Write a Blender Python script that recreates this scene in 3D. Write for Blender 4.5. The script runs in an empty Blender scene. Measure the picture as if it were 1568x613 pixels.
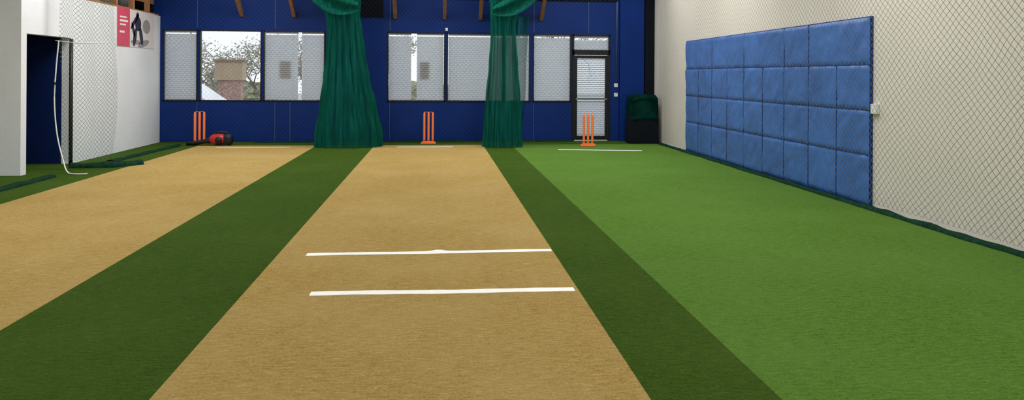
import bpy, bmesh, math, random
from mathutils import Vector, Matrix, noise
random.seed(7)
scene = bpy.context.scene
scene.view_settings.view_transform = 'Standard'
COL = scene.collection

# ------------------------------------------------------------------ materials
def new_mat(name):
    m = bpy.data.materials.new(name); m.use_nodes = True
    nt = m.node_tree
    return m, nt, nt.nodes, nt.links, nt.nodes['Principled BSDF']

def plain(name, col, rough=0.6, metal=0.0, var=0.06, scale=6.0, bump=0.0, bscale=60.0, spec=0.5):
    m, nt, N, L, b = new_mat(name)
    tc = N.new('ShaderNodeTexCoord')
    nz = N.new('ShaderNodeTexNoise'); nz.inputs['Scale'].default_value = scale; nz.inputs['Detail'].default_value = 4
    L.new(tc.outputs['Object'], nz.inputs['Vector'])
    rp = N.new('ShaderNodeValToRGB')
    rp.color_ramp.elements[0].position = 0.3; rp.color_ramp.elements[1].position = 0.7
    rp.color_ramp.elements[0].color = (*[c*(1-var) for c in col], 1)
    rp.color_ramp.elements[1].color = (*[min(1, c*(1+var)) for c in col], 1)
    L.new(nz.outputs['Fac'], rp.inputs['Fac']); L.new(rp.outputs['Color'], b.inputs['Base Color'])
    b.inputs['Roughness'].default_value = rough; b.inputs['Metallic'].default_value = metal
    b.inputs['Specular IOR Level'].default_value = spec
    if bump > 0:
        n2 = N.new('ShaderNodeTexNoise'); n2.inputs['Scale'].default_value = bscale; n2.inputs['Detail'].default_value = 3
        L.new(tc.outputs['Object'], n2.inputs['Vector'])
        bp = N.new('ShaderNodeBump'); bp.inputs['Strength'].default_value = bump; bp.inputs['Distance'].default_value = 0.01
        L.new(n2.outputs['Fac'], bp.inputs['Height']); L.new(bp.outputs['Normal'], b.inputs['Normal'])
    return m

def turf(name, dark, light, wear, wearamt=0.35, fleck=0.3):
    m, nt, N, L, b = new_mat(name)
    tc = N.new('ShaderNodeTexCoord')
    def noise_n(scale_vec, sc, det, rough=0.6):
        mp = N.new('ShaderNodeMapping'); mp.inputs['Scale'].default_value = scale_vec
        L.new(tc.outputs['Object'], mp.inputs['Vector'])
        n = N.new('ShaderNodeTexNoise'); n.inputs['Scale'].default_value = sc; n.inputs['Detail'].default_value = det; n.inputs['Roughness'].default_value = rough
        L.new(mp.outputs['Vector'], n.inputs['Vector']); return n
    def ramp(src, p0, c0, p1, c1):
        r = N.new('ShaderNodeValToRGB'); e = r.color_ramp.elements
        e[0].position = p0; e[1].position = p1; e[0].color = (*c0, 1); e[1].color = (*c1, 1)
        L.new(src, r.inputs['Fac']); return r
    def mix(fac, a, bcol):
        x = N.new('ShaderNodeMixRGB'); L.new(fac, x.inputs[0]); L.new(a, x.inputs[1])
        x.inputs[2].default_value = (*bcol, 1)
        return x
    n1 = noise_n((7, 30, 1), 1.6, 6, 0.8)       # cross-lane weave rows
    n2 = noise_n((1, 1, 1), 60, 5, 0.8)         # fibre speckle
    n3 = noise_n((1, 1, 1), 0.8, 5, 0.65)       # worn areas
    n4 = noise_n((4, 18, 1), 2.2, 8, 0.85)      # crushed-pile flecks
    a = N.new('ShaderNodeMath'); a.operation = 'ADD'; L.new(n1.outputs['Fac'], a.inputs[0]); L.new(n2.outputs['Fac'], a.inputs[1])
    h = N.new('ShaderNodeMath'); h.operation = 'MULTIPLY'; L.new(a.outputs[0], h.inputs[0]); h.inputs[1].default_value = 0.5
    base = ramp(h.outputs[0], 0.41, dark, 0.59, light)
    r3 = ramp(n3.outputs['Fac'], 0.40, (0, 0, 0), 0.70, (wearamt,)*3)
    m1 = mix(r3.outputs['Color'], base.outputs['Color'], wear)
    r4 = ramp(n4.outputs['Fac'], 0.54, (0, 0, 0), 0.68, (fleck,)*3)
    m2 = mix(r4.outputs['Color'], m1.outputs[0], [min(1, c*1.5) for c in wear])
    L.new(m2.outputs[0], b.inputs['Base Color'])
    b.inputs['Roughness'].default_value = 0.95; b.inputs['Specular IOR Level'].default_value = 0.06
    bp = N.new('ShaderNodeBump'); bp.inputs['Strength'].default_value = 1.0; bp.inputs['Distance'].default_value = 0.024
    L.new(h.outputs[0], bp.inputs['Height']); L.new(bp.outputs['Normal'], b.inputs['Normal'])
    return m

def net_mat(name, ax, cell, w, col, wob=0.03, op=1.0, squeeze=1.0):
    """diamond knotted netting: threads opaque, holes open"""
    m, nt, N, L, b = new_mat(name)
    tc = N.new('ShaderNodeTexCoord')
    nz = N.new('ShaderNodeTexNoise'); nz.inputs['Scale'].default_value = 1.3; nz.inputs['Detail'].default_value = 2
    L.new(tc.outputs['Object'], nz.inputs['Vector'])
    sc = N.new('ShaderNodeVectorMath'); sc.operation = 'SCALE'; sc.inputs['Scale'].default_value = wob*4
    L.new(nz.outputs['Color'], sc.inputs[0])
    ad = N.new('ShaderNodeVectorMath'); ad.operation = 'ADD'
    L.new(tc.outputs['Object'], ad.inputs[0]); L.new(sc.outputs[0], ad.inputs[1])
    sp = N.new('ShaderNodeSeparateXYZ'); L.new(ad.outputs[0], sp.inputs[0])
    sq = N.new('ShaderNodeMath'); sq.operation = 'MULTIPLY'; sq.inputs[1].default_value = squeeze
    L.new(sp.outputs[ax[0]], sq.inputs[0])
    res = []
    for o in ('ADD', 'SUBTRACT'):
        s = N.new('ShaderNodeMath'); s.operation = o
        L.new(sq.outputs[0], s.inputs[0]); L.new(sp.outputs[ax[1]], s.inputs[1])
        d = N.new('ShaderNodeMath'); d.operation = 'DIVIDE'; L.new(s.outputs[0], d.inputs[0]); d.inputs[1].default_value = cell
        f = N.new('ShaderNodeMath'); f.operation = 'FRACT'; L.new(d.outputs[0], f.inputs[0])
        c = N.new('ShaderNodeMath'); c.operation = 'LESS_THAN'; L.new(f.outputs[0], c.inputs[0]); c.inputs[1].default_value = w
        res.append(c)
    mxm = N.new('ShaderNodeMath'); mxm.operation = 'MAXIMUM'
    L.new(res[0].outputs[0], mxm.inputs[0]); L.new(res[1].outputs[0], mxm.inputs[1])
    mm = N.new('ShaderNodeMath'); mm.operation = 'MULTIPLY'; mm.inputs[1].default_value = op
    L.new(mxm.outputs[0], mm.inputs[0]); L.new(mm.outputs[0], b.inputs['Alpha'])
    b.inputs['Base Color'].default_value = (*col, 1); b.inputs['Roughness'].default_value = 0.8
    b.inputs['Specular IOR Level'].default_value = 0.1
    return m

def drape_mat(name, c0, c1, alpha):
    m, nt, N, L, b = new_mat(name)
    tc = N.new('ShaderNodeTexCoord')
    mp = N.new('ShaderNodeMapping'); mp.inputs['Scale'].default_value = (13, 13, 0.9)
    L.new(tc.outputs['Object'], mp.inputs['Vector'])
    nz = N.new('ShaderNodeTexNoise'); nz.inputs['Scale'].default_value = 1.5; nz.inputs['Detail'].default_value = 6
    L.new(mp.outputs['Vector'], nz.inputs['Vector'])
    rp = N.new('ShaderNodeValToRGB'); rp.color_ramp.elements[0].position = 0.32; rp.color_ramp.elements[1].position = 0.70
    rp.color_ramp.elements[0].color = (*c0, 1); rp.color_ramp.elements[1].color = (*c1, 1)
    L.new(nz.outputs['Fac'], rp.inputs['Fac']); L.new(rp.outputs['Color'], b.inputs['Base Color'])
    b.inputs['Alpha'].default_value = alpha; b.inputs['Roughness'].default_value = 0.85
    b.inputs['Specular IOR Level'].default_value = 0.08
    return m

M = {}
M['wall_white'] = plain('painted_wall_white', (0.74, 0.71, 0.665), 0.8, var=0.03, scale=1.5, bump=0.15, bscale=90, spec=0.2)
M['wall_cool'] = plain('painted_wall_cool', (0.77, 0.79, 0.84), 0.8, var=0.04, scale=1.5, bump=0.4, bscale=30, spec=0.2)
M['wall_blue'] = plain('painted_wall_blue', (0.003, 0.024, 0.165), 0.5, var=0.12, scale=1.2, bump=0.1, spec=0.12)
M['navy'] = plain('navy_wall', (0.004, 0.016, 0.09), 0.6, var=0.1, spec=0.1)
M['ceiling'] = plain('ceiling_paint', (0.55, 0.55, 0.56), 0.9)
M['wood'] = plain('brace_wood', (0.33, 0.16, 0.07), 0.6, var=0.25, scale=12)
M['black'] = plain('black_metal', (0.010, 0.010, 0.012), 0.4, var=0.1, spec=0.3)
M['dark'] = plain('dark_fabric', (0.005, 0.007, 0.012), 0.8, spec=0.1)
M['white'] = plain('white_plastic', (0.80, 0.80, 0.80), 0.5, var=0.03)
M['tape'] = plain('white_tape', (0.90, 0.90, 0.88), 0.6, var=0.04, scale=20)
M['pad'] = plain('vinyl_blue', (0.040, 0.155, 0.50), 0.42, var=0.16, scale=1.8, bump=0.9, bscale=6, spec=0.32)
M['seam'] = plain('pad_seam_blue', (0.010, 0.045, 0.19), 0.7, spec=0.1)
M['orange'] = plain('orange_plastic', (0.95, 0.215, 0.05), 0.4, var=0.04)
M['red'] = plain('red_plastic', (0.45, 0.015, 0.015), 0.35)
M['tan'] = turf('tan_turf', (0.33, 0.21, 0.052), (0.61, 0.425, 0.150), (0.60, 0.44, 0.19), 0.5, 0.6)
M['green_dark'] = turf('dark_green_turf', (0.020, 0.056, 0.004), (0.075, 0.138, 0.014), (0.078, 0.14, 0.020), 0.4, 0.35)
M['green'] = turf('light_green_turf', (0.055, 0.138, 0.014), (0.150, 0.290, 0.045), (0.145, 0.28, 0.055), 0.4, 0.35)
M['net_wall'] = net_mat('knotted_net_tan', (1, 2), 0.085, 0.082, (0.17, 0.125, 0.075))
M['net_back'] = net_mat('knotted_net_grey', (0, 2), 0.10, 0.034, (0.05, 0.07, 0.09))
M['net_side'] = net_mat('knotted_net_green', (0, 2), 0.075, 0.095, (0.12, 0.18, 0.15), 0.02, 1.0, 1.7)
M['curtain'] = drape_mat('green_net_cloth', (0.0, 0.050, 0.038), (0.003, 0.130, 0.092), 0.70)
M['netpile'] = drape_mat('dark_net_cloth', (0.003, 0.018, 0.009), (0.008, 0.045, 0.024), 1.0)
M['rope'] = plain('white_rope', (0.75, 0.76, 0.74), 0.8)
M['steel'] = plain('steel_wire', (0.35, 0.35, 0.36), 0.4, 0.8)

def blind_mat():
    m, nt, N, L, b = new_mat('blind_slat')
    out = N['Material Output']
    tr = N.new('ShaderNodeBsdfTranslucent'); tr.inputs[0].default_value = (0.66, 0.69, 0.72, 1)
    b.inputs['Base Color'].default_value = (0.48, 0.50, 0.52, 1); b.inputs['Roughness'].default_value = 0.6
    mx = N.new('ShaderNodeMixShader'); mx.inputs[0].default_value = 0.5
    L.new(b.outputs[0], mx.inputs[1]); L.new(tr.outputs[0], mx.inputs[2]); L.new(mx.outputs[0], out.inputs[0])
    return m
M['blind'] = blind_mat()
def glass_mat():
    m, nt, N, L, b = new_mat('window_glass')
    out = N['Material Output']
    t = N.new('ShaderNodeBsdfTransparent'); t.inputs[0].default_value = (0.93, 0.95, 0.96, 1)
    g = N.new('ShaderNodeBsdfGlossy'); g.inputs['Roughness'].default_value = 0.03
    mx = N.new('ShaderNodeMixShader'); mx.inputs[0].default_value = 0.04
    L.new(t.outputs[0], mx.inputs[1]); L.new(g.outputs[0], mx.inputs[2]); L.new(mx.outputs[0], out.inputs[0])
    return m
M['glass'] = glass_mat()

# ------------------------------------------------------------------ mesh helpers
def mesh_obj(name, verts, faces, mat, parent=None, smooth=False, mats=None, fm=None):
    me = bpy.data.meshes.new(name); me.from_pydata(verts, [], faces); me.update()
    if mats:
        for q in mats: me.materials.append(q)
        for i, p in enumerate(me.polygons): p.material_index = fm[i]
    else: me.materials.append(mat)
    if smooth:
        for p in me.polygons: p.use_smooth = True
    o = bpy.data.objects.new(name, me); COL.objects.link(o)
    if parent: o.parent = parent
    return o

def boxes(name, lst, mat, parent=None, bevel=0.0):
    V, F = [], []
    for (x0, x1, y0, y1, z0, z1) in lst:
        n = len(V)
        V += [(x0,y0,z0),(x1,y0,z0),(x1,y1,z0),(x0,y1,z0),(x0,y0,z1),(x1,y0,z1),(x1,y1,z1),(x0,y1,z1)]
        F += [tuple(n+i for i in f) for f in ((0,3,2,1),(4,5,6,7),(0,1,5,4),(1,2,6,5),(2,3,7,6),(3,0,4,7))]
    o = mesh_obj(name, V, F, mat, parent)
    if bevel > 0:
        md = o.modifiers.new('b', 'BEVEL'); md.width = bevel; md.segments = 2
    return o

def empty(name, loc=(0,0,0)):
    e = bpy.data.objects.new(name, None); e.empty_display_size = 0.1; COL.objects.link(e); e.location = loc
    return e

def tube(name, pts, r, mat, parent=None, n=10, smooth=True):
    V, F = [], []
    P = [Vector(p) for p in pts]
    for i, p in enumerate(P):
        t = (P[min(i+1, len(P)-1)] - P[max(i-1, 0)]).normalized()
        a = t.cross(Vector((0,0,1)))
        if a.length < 0.05: a = t.cross(Vector((1,0,0)))
        a.normalize(); bb = t.cross(a)
        rr = r[i] if isinstance(r, (list, tuple)) else r
        for k in range(n):
            th = 2*math.pi*k/n
            V.append(tuple(p + rr*(math.cos(th)*a + math.sin(th)*bb)))
    for i in range(len(P)-1):
        for k in range(n):
            F.append((i*n+k, i*n+(k+1)%n, (i+1)*n+(k+1)%n, (i+1)*n+k))
    F.append(tuple(range(n))[::-1]); F.append(tuple((len(P)-1)*n+k for k in range(n)))
    return mesh_obj(name, V, F, mat, parent, smooth)

def catmull(pts, m=8):
    P = [Vector(p) for p in pts]; P = [P[0]]+P+[P[-1]]; out = []
    for i in range(1, len(P)-2):
        p0, p1, p2, p3 = P[i-1], P[i], P[i+1], P[i+2]
        for k in range(m):
            t = k/m
            out.append(0.5*((2*p1)+(-p0+p2)*t+(2*p0-5*p1+4*p2-p3)*t*t+(-p0+3*p1-3*p2+p3)*t**3))
    out.append(P[-2]); return out

def lerp_profile(prof, v):
    for a, b in zip(prof[:-1], prof[1:]):
        if a[0] <= v <= b[0]:
            t = (v-a[0])/(b[0]-a[0]); t = t*t*(3-2*t)
            return [a[i]+(b[i]-a[i])*t for i in range(1, len(a))]
    return list(prof[-1][1:]) if v > prof[-1][0] else list(prof[0][1:])

# ------------------------------------------------------------------ room shell
H = 4.6
BW = 17.1       # back wall plane
RX = 5.2        # right wall plane
LX = -6.22      # left wall plane
boxes('floor', [(-9.2, 5.4, -4.2, 17.3, -0.15, -0.012)], M['green_dark'])
boxes('turf_surround', [(-9.05, -5.1, -4.0, 11.6, -0.012, 0), (LX, -5.1, 11.6, BW, -0.012, 0), (-8.9, LX, 11.75, 13.1, -0.012, 0),
                        (-5.1, RX, 16.2, BW, -0.012, 0)], M['green_dark'])
boxes('turf_strip', [(-2.6, -1.35, -4.0, 16.2, -0.012, 0)], M['green_dark'])
boxes('turf_strip', [(1.03, 1.66, -4.0, 16.2, -0.012, 0)], M['green_dark'])
boxes('cricket_pitch', [(-5.1, -2.6, -4.0, 16.2, -0.012, 0)], M['tan'])
boxes('cricket_pitch', [(-1.35, 1.03, -4.0, 16.2, -0.012, 0)], M['tan'])
boxes('turf_lane', [(1.66, RX, -4.0, 16.2, -0.012, 0)], M['green'])

wins = [(-6.15, -5.40), (-5.36, -3.99), (-3.95, -2.57), (-1.15, 0.19), (0.23, 1.56), (1.60, 2.20), (2.27, 3.19)]
Z0, Z1 = 0.93, 2.55
wl = [(-6.4, 3.215, BW, BW+0.15, 0, Z0), (-6.4, 5.35, BW, BW+0.15, Z1, H),
      (-6.4, -6.15, BW, BW+0.15, Z0, Z1), (-5.40, -5.36, BW, BW+0.15, Z0, Z1), (-3.99, -3.95, BW, BW+0.15, Z0, Z1), (-2.57, -1.15, BW, BW+0.15, Z0, Z1), (0.19, 0.23, BW, BW+0.15, Z0, Z1), (1.56, 1.60, BW, BW+0.15, Z0, Z1),
      (2.20, 2.27, BW, BW+0.15, Z0, Z1), (3.19, 3.215, BW, BW+0.15, Z0, Z1), (4.145, 5.35, BW, BW+0.15, 0, Z1)]
boxes('wall_back', wl, M['wall_blue'])
boxes('wall_right', [(RX, RX+0.15, -4.2, BW, 0, H)], M['wall_white'])
boxes('wall_left', [(LX-0.15, LX, 13.1, BW, 0, 2.85), (LX-0.15, LX, 11.6, 13.1, 2.15, H), (LX-0.15, LX, 11.6, 11.75, 0, 2.15),
                    (-9.05, LX-0.15, 11.6, 11.75, 0, H), (-9.2, -9.05, -4.2, 11.75, 0, H)], M['wall_cool'])
boxes('wall_alcove', [(-9.05, LX-0.15, 13.1, 13.25, 0, 2.85), (-9.2, -9.05, 11.75, 13.25, 0, 2.85)], M['navy'])
boxes('ceiling_alcove', [(-9.05, LX-0.15, 11.75, 13.1, 2.5, 2.6)], M['ceiling'])
boxes('wall_front', [(-9.2, 5.35, -4.35, -4.2, 0, H)], M['wall_white'])
boxes('ceiling', [(-9.2, 5.35, -4.35, BW+0.15, H, H+0.12)], M['ceiling'])
boxes('trim_1', [(4.36, 4.95, BW-0.10, BW, 0, H)], M['wall_blue'])
boxes('trim_2', [(4.97, 5.19, BW-0.14, BW, 0, H)], M['dark'])
boxes('trim_3', [(x, x+0.02, BW-0.012, BW, 0.0, Z0-0.03) for x in (-5.42, -3.70, -3.36, -1.10, 2.28)] +
      [(x, x+0.02, BW-0.012, BW, Z1+0.04, H) for x in (-5.42, -3.70, -1.10, 2.28, 3.6)], plain('seam_blue', (0.02, 0.05, 0.20), 0.5))

# loft above the left wall
boxes('wall_loft', [(-8.2, -8.05, 13.25, BW, 2.85, H), (-8.2, LX-0.15, BW-0.05, BW, 2.85, H)], M['dark'])
boxes('loft_floor', [(-8.2, LX-0.02, 13.25, BW-0.05, 2.85, 2.89)], M['wood'])
boxes('loft_railing', [(LX-0.12, LX-0.03, y, y+0.09, 2.89, H) for y in (13.3, 14.1, 14.9, 15.7, 16.5)] +
      [(LX-0.14, LX-0.12, 13.25, BW-0.05, 3.1, 3.22), (LX-0.14, LX-0.12, 13.25, BW-0.05, 3.5, 3.62)], M['wood'])
boxes('storage_crate', [(-7.3, -6.6, 15.0, 15.7, 2.89, 3.15)], plain('crate_tan', (0.35, 0.27, 0.18)), bevel=0.02)
boxes('storage_crate', [(-7.3, -6.6, 16.0, 16.45, 2.89, 3.2)], plain('crate_grey', (0.25, 0.25, 0.25)), bevel=0.02)

for x in (-4.43, -3.27, -0.97, 0.17, 1.01, 2.46):
    w = 0.04
    y0, z0, y1, z1 = 17.06, 2.86, 15.0, 4.58
    V = [(x-w,y0,z0),(x+w,y0,z0),(x+w,y0,z0+0.14),(x-w,y0,z0+0.14),(x-w,y1,z1-0.12),(x+w,y1,z1-0.12),(x+w,y1,z1),(x-w,y1,z1)]
    F = [(0,1,2,3),(7,6,5,4),(0,4,5,1),(1,5,6,2),(2,6,7,3),(3,7,4,0)]
    mesh_obj('roof_brace', V, F, M['wood'])
boxes('beam_ledger', [(-6.2, 4.3, BW-0.06, BW, 3.35, 3.6)], M['dark'])
boxes('air_vent', [(-1.75, -1.25, BW-0.06, BW, 2.9, 3.3)], M['dark'], bevel=0.01)
boxes('motion_sensor', [(0.19, 0.25, BW-0.05, BW, 2.59, 2.66)], M['white'], bevel=0.008)

# ------------------------------------------------------------------ windows
def slat_blind(name, x0, x1, z0, z1, yc, gaps=(), pitch=0.045, ang=66, parent=None):
    V, F = [], []
    n = int((z1-z0-0.05)/pitch)
    w = 0.0245
    ca, sa = math.cos(math.radians(ang))*w, math.sin(math.radians(ang))*w
    segs = []; xs = x0
    for g in sorted(gaps):
        segs.append((xs, g[0])); xs = g[1]
    segs.append((xs, x1))
    for (a, b) in segs:
        for i in range(n):
            z = z0+0.03+i*pitch; k = len(V)
            V += [(a, yc-ca, z-sa), (b, yc-ca, z-sa), (b, yc+ca, z+sa), (a, yc+ca, z+sa)]
            F.append((k, k+1, k+2, k+3))
        for (u0, u1) in ((z1-0.035, z1), (z0, z0+0.012)):
            k = len(V); y0, y1 = yc-0.02, yc+0.02
            V += [(a,y0,u0),(b,y0,u0),(b,y1,u0),(a,y1,u0),(a,y0,u1),(b,y0,u1),(b,y1,u1),(a,y1,u1)]
            F += [tuple(k+i for i in f) for f in ((0,3,2,1),(4,5,6,7),(0,1,5,4),(1,2,6,5),(2,3,7,6),(3,0,4,7))]
        L_ = b-a
        for q in ([0.15, 0.85] if L_ > 0.3 else [0.5]):
            k = len(V); c = a+L_*q
            V += [(c-0.002, yc-0.017, z0), (c+0.002, yc-0.017, z0), (c+0.002, yc-0.017, z1), (c-0.002, yc-0.017, z1)]
            F.append((k, k+1, k+2, k+3))
    return mesh_obj(name, V, F, M['blind'], parent)

def framed(name, x0, x1, z0, z1, yin=BW-0.02, t=0.028):
    e = empty(name)
    fr = [(x0, x1, yin, yin+0.09, z0, z0+t), (x0, x1, yin, yin+0.09, z1-t, z1), (x0, x0+t, yin, yin+0.09, z0, z1), (x1-t, x1, yin, yin+0.09, z0, z1)]
    boxes('frame', fr, M['black'], e)
    boxes('glass', [(x0+t, x1-t, yin+0.075, yin+0.081, z0+t, z1-t)], M['glass'], e)
    return e
gaps = {3: [(-0.60, -0.47)], 2: [(-3.18, -3.10)]}
notice = plain('notice_card', (0.28, 0.17, 0.09))
for i, (a, b) in enumerate(wins):
    e = framed('window_%d' % (i+1), a, b, Z0, Z1)
    if i == 1: continue
    slat_blind('blind', a+0.035, b-0.035, Z0+0.035, Z1-0.03, BW+0.022, gaps.get(i, ()), parent=e)
    if i == 2: boxes('notice', [(-3.60, -3.34, BW+0.05, BW+0.052, 1.45, 1.86)], notice, e)
    if i == 3: boxes('notice', [(-0.40, -0.18, BW+0.05, BW+0.052, 1.45, 1.86)], notice, e)
e = framed('window_8', 3.217, 4.143, 2.132, Z1-0.001, t=0.045)
slat_blind('blind', 3.27, 4.09, 2.18, Z1-0.05, BW+0.022, parent=e)
d = empty('door_1')
dy = BW-0.03
boxes('frame', [(3.22, 3.27, dy, dy+0.12, 0, 2.13), (4.09, 4.14, dy, dy+0.12, 0, 2.13), (3.22, 4.14, dy, dy+0.12, 2.06, 2.13)], M['black'], d)
boxes('leaf', [(3.275, 3.34, dy+0.02, dy+0.07, 0.02, 2.05), (4.02, 4.085, dy+0.02, dy+0.07, 0.02, 2.05),
               (3.34, 4.02, dy+0.02, dy+0.07, 0.02, 0.12), (3.34, 4.02, dy+0.02, dy+0.07, 1.97, 2.05), (3.34, 4.02, dy+0.02, dy+0.07, 0.98, 1.03)], M['black'], d)
boxes('glass', [(3.34, 4.02, dy+0.06, dy+0.066, 0.12, 1.97)], M['glass'], d)
boxes('push_bar', [(3.30, 4.06, dy-0.03, dy-0.01, 0.985, 1.02), (3.32, 3.35, dy-0.02, dy+0.02, 0.985, 1.02), (4.01, 4.04, dy-0.02, dy+0.02, 0.985, 1.02)], M['steel'], d)
slat_blind('blind_upper', 3.345, 4.015, 1.05, 1.96, BW+0.008, ang=38, parent=d)
slat_blind('blind_lower', 3.345, 4.015, 0.13, 0.95, BW+0.008, ang=38, parent=d)
boxes('light_switch', [(4.24, 4.33, BW-0.02, BW, 1.29, 1.38)], M['white'], bevel=0.005)
boxes('light_switch', [(4.24, 4.33, BW-0.02, BW, 1.06, 1.15)], M['white'], bevel=0.005)
tube('conduit', [(4.30, BW-0.02, 1.4), (4.30, BW-0.02, 4.5)], 0.008, M['steel'])

# ------------------------------------------------------------------ exterior
boxes('ground_outside', [(-40, 30, BW+0.2, 80, -0.6, -0.5)], plain('asphalt', (0.40, 0.40, 0.40), 0.9, var=0.2))
hm = plain('hedge_leaves', (0.24, 0.24, 0.15), 0.9, var=0.6, scale=4)
def blob(name, c, s, mat, seed, sub=4, amp=0.18):
    bm = bmesh.new(); bmesh.ops.create_icosphere(bm, subdivisions=sub, radius=1)
    for v in bm.verts:
        f = 1+amp*noise.noise(v.co*3+Vector((seed, 0, 0)))*2
        v.co = Vector((v.co.x*s[0]*f+c[0], v.co.y*s[1]*f+c[1], v.co.z*s[2]*f+c[2]))
    me = bpy.data.meshes.new(name); bm.to_mesh(me); bm.free(); me.materials.append(mat)
    o = bpy.data.objects.new(name, me); COL.objects.link(o); return o
for i, x in enumerate((-17, -12.5, -1)):
    blob('hedge', (x, 46+i % 2, 0.2), (2.4, 1.0, 0.9), hm, i*3.1)
bark = plain('tree_bark', (0.24, 0.19, 0.15), 0.9, var=0.4, scale=8)
leaf = plain('tree_leaves', (0.45, 0.42, 0.28), 0.9, var=0.3)
def tree(x, y, hgt, seed, r=0.11, lo=-0.5):
    rnd = random.Random(seed)
    V, F, fm = [], [], []
    def seg(p, q, r0, r1):
        n = 4; t = (q-p).normalized(); a = t.cross(Vector((0.3, 1, 0.1))).normalized(); b = t.cross(a); k = len(V)
        for (c, rr) in ((p, r0), (q, r1)):
            for j in range(n):
                th = 2*math.pi*j/n; V.append(tuple(c+rr*(math.cos(th)*a+math.sin(th)*b)))
        for j in range(n): F.append((k+j, k+(j+1) % n, k+n+(j+1) % n, k+n+j)); fm.append(0)
    def grow(p, dr, ln, r, lev):
        q = p+dr*ln
        if q.z < 0: q.z = abs(q.z)
        seg(p, q, r, r*0.72)
        if lev <= 1:
            for _ in range(1):
                c = q+Vector((rnd.uniform(-.2,.2), rnd.uniform(-.2,.2), rnd.uniform(-.2,.2))); s = rnd.uniform(.015,.035); k = len(V)
                V.extend([tuple(c+Vector((-s,0,-s))), tuple(c+Vector((s,s,-s*.3))), tuple(c+Vector((s,0,s))), tuple(c+Vector((-s,-s,s*.4)))])
                F.append((k,k+1,k+2,k+3)); fm.append(1)
        if lev == 0: return
        for _ in range(3):
            nd = (dr+Vector((rnd.uniform(-.9,.9), rnd.uniform(-.9,.9), rnd.uniform(lo,.45)))).normalized()
            grow(q, nd, ln*rnd.uniform(.66,.9), r*0.62, lev-1)
    grow(Vector((x, y, -0.5)), Vector((0.05, 0, 1)), hgt, r, 6)
    return mesh_obj('tree', V, F, None, mats=[bark, leaf], fm=fm)
tree(-9.3, 30, 0.9, 1, 0.09, -0.7); tree(-7.6, 32.5, 0.95, 3, 0.09, -0.7); tree(-11.0, 35, 1.1, 9, 0.1, -0.7); tree(-8.6, 38, 1.2, 12, 0.1, -0.7); tree(-10.3, 32, 0.9, 21, 0.08, -0.8)
tree(-1.2, 31, 1.1, 4); tree(6.0, 36, 1.5, 5); tree(-5.4, 34, 1.1, 6)
s = empty('brick_pillar_sign')
boxes('pillar', [(-7.00, -6.32, 24.2, 24.6, -0.5, 1.35)], plain('brick_red', (0.42, 0.26, 0.21), 0.9, var=0.4, scale=14), s)
boxes('panel', [(-7.1, -6.24, 24.15, 24.65, 1.35, 1.95)], plain('sign_tan', (0.45, 0.33, 0.20)), s)
boxes('cap', [(-7.15, -6.19, 24.1, 24.7, 1.95, 2.02)], plain('sign_cap', (0.25, 0.17, 0.11)), s)
def car(x, y, z):
    e = empty('parked_car', (x, y, z)); k = 1.17
    prof = [(-2.1,.35),(-2.15,.75),(-1.95,.95),(-1.2,1.02),(-.65,1.48),(.9,1.52),(1.7,1.05),(2.1,.95),(2.15,.4)]
    prof = [(a, b*k) for a, b in prof]
    V = [(px, -0.85, pz) for px, pz in prof]+[(px, 0.85, pz) for px, pz in prof]; n = len(prof)
    F = [tuple(range(n)), tuple(range(2*n-1, n-1, -1))]+[(i, (i+1) % n, n+(i+1) % n, n+i)[::-1] for i in range(n)]
    o = mesh_obj('body', V, F, plain('car_white', (0.85, 0.85, 0.87), 0.25), e)
    md = o.modifiers.new('b', 'BEVEL'); md.width = 0.05; md.segments = 2
    wp = [(-1.0,1.05*k),(-.55,1.42*k),(.85,1.45*k),(1.4,1.07*k)]
    for sy in (-0.858, 0.858):
        mesh_obj('side_window', [(a, sy, b) for a, b in wp], [(0,1,2,3)], M['black'], e)
    for wx in (-1.35, 1.35):
        for wy in (-0.8, 0.8):
            tube('wheel', [(wx, wy-0.1, .36), (wx, wy+0.1, .36)], 0.36, M['black'], e, 18)
car(-7.3, 19.9, -0.5)

# ------------------------------------------------------------------ wall padding (right wall)
def padding():
    rows = [0.03, 0.62, 1.16, 1.71, 2.28]
    V, F = [], []; seams = []
    cols = [8.20+i*0.7144 for i in range(10)]
    nx, nz = 22, 18
    for r in range(4):
        ci = 0
        while ci < 9:
            span = 2 if (r == 3 and ci in (0, 3, 5, 7)) else 1
            y0, y1 = cols[ci]+0.002, cols[min(9, ci+span)]-0.002
            z0, z1 = rows[r]+0.002, rows[r+1]-0.002
            if ci > 0: seams.append((RX-0.050, RX-0.02, y0-0.009, y0+0.004, z0, z1))
            if r > 0: seams.append((RX-0.050, RX-0.02, y0, y1, z0-0.008, z0+0.003))
            k = len(V); m = nx*span
            sd = random.uniform(0, 50)
            lean = random.uniform(-0.006, 0.012)
            for i in range(m+1):
                for j in range(nz+1):
                    u, v = i/m, j/nz
                    e = min(1, min(u, 1-u)*m*0.9)**0.5 * min(1, min(v, 1-v)*nz*0.9)**0.5
                    y, z = y0+(y1-y0)*u, z0+(z1-z0)*v
                    wr = abs(noise.noise(Vector(((y+z*0.5)*4+sd, (z-y*0.3)*2.2, sd))))
                    th = 0.028+0.012*e + e*0.030*wr + e*lean*v + e*0.006*noise.noise(Vector((y*11+sd, z*9, sd)))
                    V.append((RX-0.012-th, y, z))
            for i in range(m):
                for j in range(nz):
                    a = k+i*(nz+1)+j
                    F.append((a, a+1, a+nz+2, a+nz+1))
            ci += span
    o = mesh_obj('wall_padding', V, F, M['pad'], smooth=True)
    boxes('backing_board', [(RX-0.036, RX-0.001, 8.19, 14.64, 0.02, 2.29)], M['seam'], o)
    boxes('stitched_seams', seams, M['seam'], o)
padding()
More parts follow.
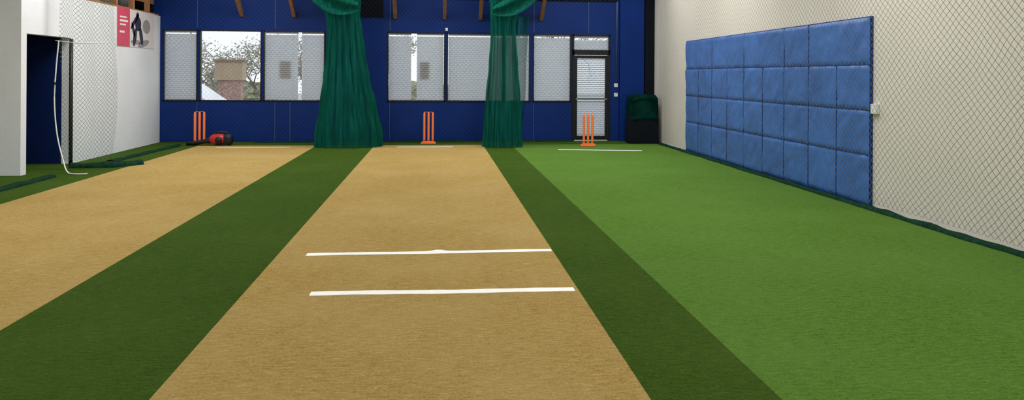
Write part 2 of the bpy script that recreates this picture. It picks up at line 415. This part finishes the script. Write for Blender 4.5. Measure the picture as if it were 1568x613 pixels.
boxes('power_outlet', [(RX-0.05, RX, 8.06, 8.17, 1.12, 1.24)], M['white'], bevel=0.006)

# ------------------------------------------------------------------ netting
def sheet(name, f, nu, nv, mat, smooth=True, parent=None):
    V = [tuple(f(i/nu, j/nv)) for i in range(nu+1) for j in range(nv+1)]
    F = [(i*(nv+1)+j, (i+1)*(nv+1)+j, (i+1)*(nv+1)+j+1, i*(nv+1)+j+1) for i in range(nu) for j in range(nv)]
    return mesh_obj(name, V, F, mat, parent, smooth)
sheet('side_netting', lambda u, v: (5.06+0.02*math.sin(u*40)+0.012*math.sin(u*23+v*5), -3.5+u*19.7, 0.085+v*4.3), 160, 8, M['net_wall'])
sheet('back_netting', lambda u, v: (-6.1+u*10.4, 16.90+0.015*math.sin(u*60+v*2), 0.085+v*4.3), 120, 8, M['net_back'])

def heap(name, pts, w, h, mat, seed=0, n=9):
    V, F = [], []; P = []
    for a, b in zip(pts[:-1], pts[1:]):
        a, b = Vector(a), Vector(b); m = max(2, int((b-a).length/0.06))
        for i in range(m): P.append(a.lerp(b, i/m))
    P.append(Vector(pts[-1]))
    for i, p in enumerate(P):
        t = (P[min(i+1, len(P)-1)]-P[max(i-1, 0)]).normalized(); s_ = Vector((t.y, -t.x, 0))
        q = i*0.06
        ww = w*(1+0.4*noise.noise(Vector((q*2, seed, 0)))); hh = h*(1+0.5*noise.noise(Vector((q*3, seed, 5))))
        off = w*0.3*noise.noise(Vector((q*1.2, seed, 9)))
        for k in range(n):
            th = math.pi*k/(n-1)
            rr = 1+0.25*noise.noise(Vector((q*6, k*0.9, seed)))
            c = p+s_*(off+ww*math.cos(th)*rr); V.append((c.x, c.y, p.z+max(0, hh*math.sin(th)*rr)))
    for i in range(len(P)-1):
        for k in range(n-1): F.append((i*n+k, i*n+k+1, (i+1)*n+k+1, (i+1)*n+k))
    return mesh_obj(name, V, F, mat, None, True)
heap('bundled_netting', [(5.09, -3.8, 0.002), (5.09, 16.15, 0.002)], 0.055, 0.038, M['netpile'], 1)
heap('bundled_netting', [(-5.72, 4, 0.002), (-5.68, 11.4, 0.002)], 0.07, 0.045, M['netpile'], 4)
heap('bundled_netting', [(-5.64, 13.25, 0.002), (-5.5, 16.2, 0.002)], 0.07, 0.045, M['netpile'], 5)
heap('bundled_netting', [(-4.1, 16.88, 0.002), (-2.8, 16.88, 0.002), (3.2, 16.9, 0.002)], 0.05, 0.035, M['netpile'], 7)

def curtain(name, X, Y, prof, nf, seed):
    V, F = [], []
    nt, nz = 300, 90
    zt = prof[-1][0]
    for j in range(nz+1):
        z = 0.004+(zt-0.004)*j/nz
        xl, xr = lerp_profile(prof, z)
        cx, hw = X+(xl+xr)/2, (xr-xl)/2
        dp = 0.16+hw*0.35
        for k in range(nt):
            th = 2*math.pi*k/nt
            c_, s_ = math.cos(th), math.sin(th)
            ph = noise.noise(Vector((c_*1.2, s_*1.2, z*0.25+seed)))*3.0
            r = 1+0.06*math.sin(nf*th+ph)+0.035*math.sin(2.6*nf*th+ph*2+z*0.4)+0.09*noise.noise(Vector((c_*2, s_*2, z*0.8+seed)))
            r = min(r, 1.12)
            V.append((cx+hw*0.95*r*c_, Y+dp*r*s_, z))
    for j in range(nz):
        for k in range(nt): F.append((j*nt+k, j*nt+(k+1) % nt, (j+1)*nt+(k+1) % nt, (j+1)*nt+k))
    return mesh_obj(name, V, F, M['curtain'], None, True)
def pr(lst, u0, sx, vh, sz):
    return sorted([(1.55+(vh-v)*sz, (l-u0)*sx, (r-u0)*sx) for v, l, r in lst])
p1 = pr([(225,483,584),(210,485,583),(160,492,573),(120,496,565),(80,500,558),(45,502,553),(22,500,550),(10,490,551),(-5,474,552),(-60,440,560),(-90,436,566)], 533, .0143, 114.3, .01406)
p2 = pr([(226,740,801),(205,742,799),(150,745,797),(100,749,793),(60,751,790),(40,751,789),(22,750,793),(10,750,805),(-5,748,822),(-60,740,850),(-88,738,860)], 771, .0142, 116, .0142)
c1 = curtain('net_curtain', -1.90, 15.9, p1, 17, 2.0)
c2 = curtain('net_curtain', 1.44, 15.7, p2, 13, 6.0)
# loose outer flap of netting on the right edge of the second bunch
sheet('loose_flap', lambda u, v: (1.66+u*(0.34-0.16*(1-v)**2)+0.02*math.sin(v*7), 15.86+0.05*math.sin(u*9+v*2), 0.25+v*2.6), 24, 30,
      drape_mat('sheer_green_net', (0.0, 0.055, 0.042), (0.003, 0.12, 0.085), 0.62), True, c2)
def swag(name, a, b, sag, width, parent, y):
    def f(u, v):
        x = a[0]+(b[0]-a[0])*u; z = a[1]+(b[1]-a[1])*u-sag*4*u*(1-u)*(0.35+0.65*(1-v))
        return (x, y-0.05*math.sin(v*9+u*3)-0.12*math.sin(math.pi*u), z+(v-0.5)*width*(0.55+0.45*math.sin(math.pi*u)))
    sheet('swag', f, 40, 30, M['curtain'], True, parent)
swag('swag', (-2.75, 3.35), (-1.66, 3.0), 0.14, 0.42, c1, 15.52)
swag('swag', (2.25, 3.42), (1.18, 2.95), 0.12, 0.40, c2, 15.38)
tube('net_cable', [(-1.90, -3.9, 4.5), (-1.90, 17.0, 4.5)], 0.006, M['steel'])
tube('net_cable', [(1.44, -3.9, 4.5), (1.44, 17.0, 4.5)], 0.006, M['steel'])

# hanging net by the alcove doorway
def hn(u, v):
    z = 0.15+v*4.2
    x = -5.98+u*(0.80+0.08*math.sin(v*4))+0.03*math.sin(v*9)
    return (x, 12.25+0.05*math.sin(u*16+v)+0.02*math.sin(u*37), z)
hn_o = sheet('hanging_net', hn, 90, 30, M['net_side'])
tube('edge_rope', catmull([(-5.93, 12.1, 2.06), (-5.96, 12.08, 1.6), (-5.97, 12.06, 1.1), (-5.90, 12.0, 0.6), (-5.76, 11.9, 0.2), (-5.62, 11.75, 0.03), (-5.45, 11.65, 0.013), (-5.3, 11.68, 0.012)]),
     0.010, M['rope'], hn_o, 8)
tube('top_rope', [(-5.98, 12.1, 2.06), (-5.6, 12.1, 2.02), (-5.2, 12.1, 2.04)], 0.007, M['rope'], hn_o, 8)
tube('net_pole', [(-6.10, 12.85, 0.0), (-6.10, 12.85, 2.12)], 0.03, M['black'])
h_ = heap('hem_pile', [(-5.95, 12.55, 0.002), (-5.3, 12.6, 0.002), (-5.0, 12.95, 0.002)], 0.09, 0.08, M['netpile'], 13)
h_.parent = hn_o

# folded netting draped over a black equipment box near the right corner
sk = empty('draped_net_box')
boxes('box', [(4.42, 5.12, 16.30, 16.75, 0, 0.60)], M['dark'], sk, bevel=0.02)
bm = bmesh.new(); bmesh.ops.create_icosphere(bm, subdivisions=6, radius=1)
for v in bm.verts:
    c = v.co.copy(); q = [abs(t)**0.25*(1 if t > 0 else -1) for t in c]
    f = 1+0.025*noise.noise(c*2.5)
    sag = 0.014*math.sin((q[2]*0.34-0.06*(1-q[0]**2)+0.04*noise.noise(c*1.5))*42)
    v.co = Vector((4.77+0.335*q[0]*f*(1-0.04*max(0, q[2])), 16.52+(0.235+sag)*q[1]*f, 0.80+0.33*q[2]*(1+0.05*noise.noise(Vector((c.x*2, c.y*2, 0))))))
me = bpy.data.meshes.new('draped_net'); bm.to_mesh(me); bm.free(); me.materials.append(plain('drape_teal', (0.002, 0.022, 0.018), 0.95, var=0.45, scale=5, bump=0.4, bscale=40, spec=0.02))
for p in me.polygons: p.use_smooth = True
o = bpy.data.objects.new('draped_net', me); COL.objects.link(o); o.parent = sk

# ------------------------------------------------------------------ crease lines
def tape(x0, y0, x1, y1, w, bump=0.0):
    n = 48; V, F = [], []
    for i in range(n+1):
        t = i/n; x = x0+(x1-x0)*t; y = y0+(y1-y0)*t+0.006*math.sin(t*9)
        ww = w*(1+0.06*math.sin(t*31)); yb = bump*math.exp(-((t-0.53)/0.03)**2)
        V += [(x, y-ww/2, 0.0005), (x, y+ww/2+yb, 0.0005), (x, y-ww/2, 0.004), (x, y+ww/2+yb, 0.004)]
    for i in range(n):
        a = i*4; b = a+4
        F += [(a+2, b+2, b+3, a+3), (a, b, b+2, a+2), (a+1, a+3, b+3, b+1)]
    F += [(0, 2, 3, 1), (n*4, n*4+1, n*4+3, n*4+2)]
    mesh_obj('crease_line', V, F, M['tape'])
tape(-1.104, 6.37, 1.02, 6.36, 0.085, 0.06)
tape(-0.88, 5.23, 1.0, 5.18, 0.09)
tape(2.54, 15.04, 4.26, 14.75, 0.09)
tape(-0.85, 15.75, 0.35, 15.75, 0.06)
tape(-4.6, 15.8, -3.1, 15.8, 0.06)

# ------------------------------------------------------------------ stumps
def stumps(x, y, rot=0.0):
    e = empty('cricket_stumps', (x, y, 0)); e.rotation_euler = (0, 0, rot)
    boxes('base', [(-0.17, 0.17, -0.06, 0.06, 0.0, 0.035), (-0.14, 0.14, -0.035, 0.035, 0.035, 0.06)], M['orange'], e, bevel=0.008)
    for i, sx in enumerate((-0.095, 0, 0.095)):
        tube('stump_%d' % (i+1), [(sx, 0, 0.05), (sx, 0, 0.12), (sx, 0, 0.66), (sx, 0, 0.69), (sx, 0, 0.712)], [0.028, 0.026, 0.026, 0.023, 0.012], M['orange'], e, 14)
    for i, a in enumerate((-0.0475, 0.0475)):
        tube('bail_%d' % (i+1), [(a-0.045, 0, 0.716), (a-0.02, 0, 0.716), (a, 0, 0.716), (a+0.02, 0, 0.716), (a+0.045, 0, 0.716)], [0.004, 0.007, 0.006, 0.007, 0.004], M['orange'], e, 8)
stumps(-5.18, 16.55, 0.1)
stumps(-0.18, 16.45)
stumps(3.33, 15.75)

# ------------------------------------------------------------------ leaf blower
lb = empty('leaf_blower', (-4.70, 16.25, 0))
def ell(name, c, s, mat, p=0.8):
    bm = bmesh.new(); bmesh.ops.create_icosphere(bm, subdivisions=4, radius=1)
    for v in bm.verts:
        q = [abs(t)**p*(1 if t > 0 else -1) for t in v.co]
        v.co = Vector((c[0]+s[0]*q[0], c[1]+s[1]*q[1], c[2]+s[2]*q[2]))
    me = bpy.data.meshes.new(name); bm.to_mesh(me); bm.free(); me.materials.append(mat)
    for pl in me.polygons: pl.use_smooth = True
    o = bpy.data.objects.new(name, me); COL.objects.link(o); o.parent = lb; return o
ell('housing', (0.02, 0, 0.14), (0.20, 0.12, 0.115), M['red'])
ell('engine', (0.20, 0, 0.13), (0.12, 0.11, 0.12), M['black'], 0.7)
tube('fan_cover', [(0.04, -0.10, 0.12), (0.04, -0.135, 0.12)], [0.085, 0.065], M['black'], lb, 20)
tube('handle', catmull([(-0.10, 0, 0.2), (-0.07, 0, 0.25), (0.03, 0, 0.29), (0.17, 0, 0.28), (0.24, 0, 0.22)]), 0.018, M['black'], lb, 10)
tube('nozzle', [(-0.08, 0, 0.13), (-0.22, 0, 0.10), (-0.5, 0.02, 0.05), (-0.66, 0.02, 0.045)], [0.07, 0.055, 0.045, 0.045], M['black'], lb, 14)
boxes('foot', [(-0.05, 0.22, -0.08, 0.08, 0.0, 0.03)], M['black'], lb, bevel=0.008)

# ------------------------------------------------------------------ poster on left wall
po = empty('poster')
px = LX+0.002
boxes('sheet', [(px, px+0.006, 14.86, 16.72, 2.09, 2.86)], plain('poster_white', (0.72, 0.66, 0.66)), po)
boxes('pink_panel', [(px+0.006, px+0.008, 14.86, 15.45, 2.09, 2.86)], plain('poster_pink', (0.62, 0.07, 0.13)), po)
boxes('lettering', [(px+0.008, px+0.009, 14.98, 15.30, 2.66, 2.69), (px+0.008, px+0.009, 14.98, 15.36, 2.58, 2.62), (px+0.008, px+0.009, 14.98, 15.26, 2.51, 2.54), (px+0.008, px+0.009, 14.98, 15.2, 2.36, 2.40)], M['white'], po)
def discs(name, lst, mat, dx=0.0095):
    V, F = [], []
    for (cy, cz, ry, rz, tilt) in lst:
        k = len(V)
        for i in range(20):
            th = 2*math.pi*i/20; a, b = ry*math.cos(th), rz*math.sin(th)
            V.append((px+dx, cy+a*math.cos(tilt)-b*math.sin(tilt), cz+a*math.sin(tilt)+b*math.cos(tilt)))
        F.append(tuple(range(k, k+20)))
    mesh_obj(name, V, F, mat, po)
discs('ball_print', [(16.3, 2.55, .20, .15, 0), (16.15, 2.18, .30, .07, .2), (15.75, 2.2, .25, .05, 0)], plain('print_grey', (0.3, 0.28, 0.3)), 0.0075)
discs('batsman_print', [(15.83, 2.76, .075, .06, 0), (15.86, 2.58, .15, .15, .3), (15.70, 2.30, .08, .2, -.3), (16.02, 2.33, .08, .2, .35), (15.68, 2.62, .24, .05, .7), (15.62, 2.45, .05, .17, 0.5)], plain('print_dark', (0.02, 0.02, 0.05)))

# ------------------------------------------------------------------ lights
def light(x, y, power, sx=2.4, sy=0.5, col=(1.0, 0.985, 0.955)):
    e = empty('ceiling_light', (x, y, 0))
    boxes('housing', [(-sx/2-.05, sx/2+.05, -sy/2-.05, sy/2+.05, 4.46, 4.58)], M['white'], e)
    l = bpy.data.lights.new('lamp', 'AREA'); l.shape = 'RECTANGLE'; l.size = sx; l.size_y = sy; l.energy = power; l.color = col
    o = bpy.data.objects.new('lamp', l); COL.objects.link(o); o.parent = e; o.location = (0, 0, 4.45)
for y in (-1.5, 3.0, 7.5, 12.0, 15.0):
    for x in ((-4.0, 2.9) if y < 14 else (-4.0, 0.0, 3.3)):
        light(x, y, {-1.5: 92, 3.0: 104, 7.5: 122, 12.0: 130}.get(y, 78))

w = bpy.data.worlds.new('overcast_sky'); scene.world = w; w.use_nodes = True
bg = w.node_tree.nodes['Background']; bg.inputs[0].default_value = (0.88, 0.93, 1.0, 1); bg.inputs[1].default_value = 1.6

# ------------------------------------------------------------------ camera
cam = bpy.data.cameras.new('camera'); co = bpy.data.objects.new('camera', cam); COL.objects.link(co)
cam.sensor_width = 36; cam.lens = 1110/1568*36
cam.shift_y = -190.5/1568
th = math.atan(115/1110)
co.matrix_world = Matrix.Translation((0, 0, 1.55)) @ Matrix.Rotation(-th, 4, 'Z') @ Matrix.Rotation(math.pi/2, 4, 'X') @ Matrix.Rotation(0.006, 4, 'Z')
scene.camera = co
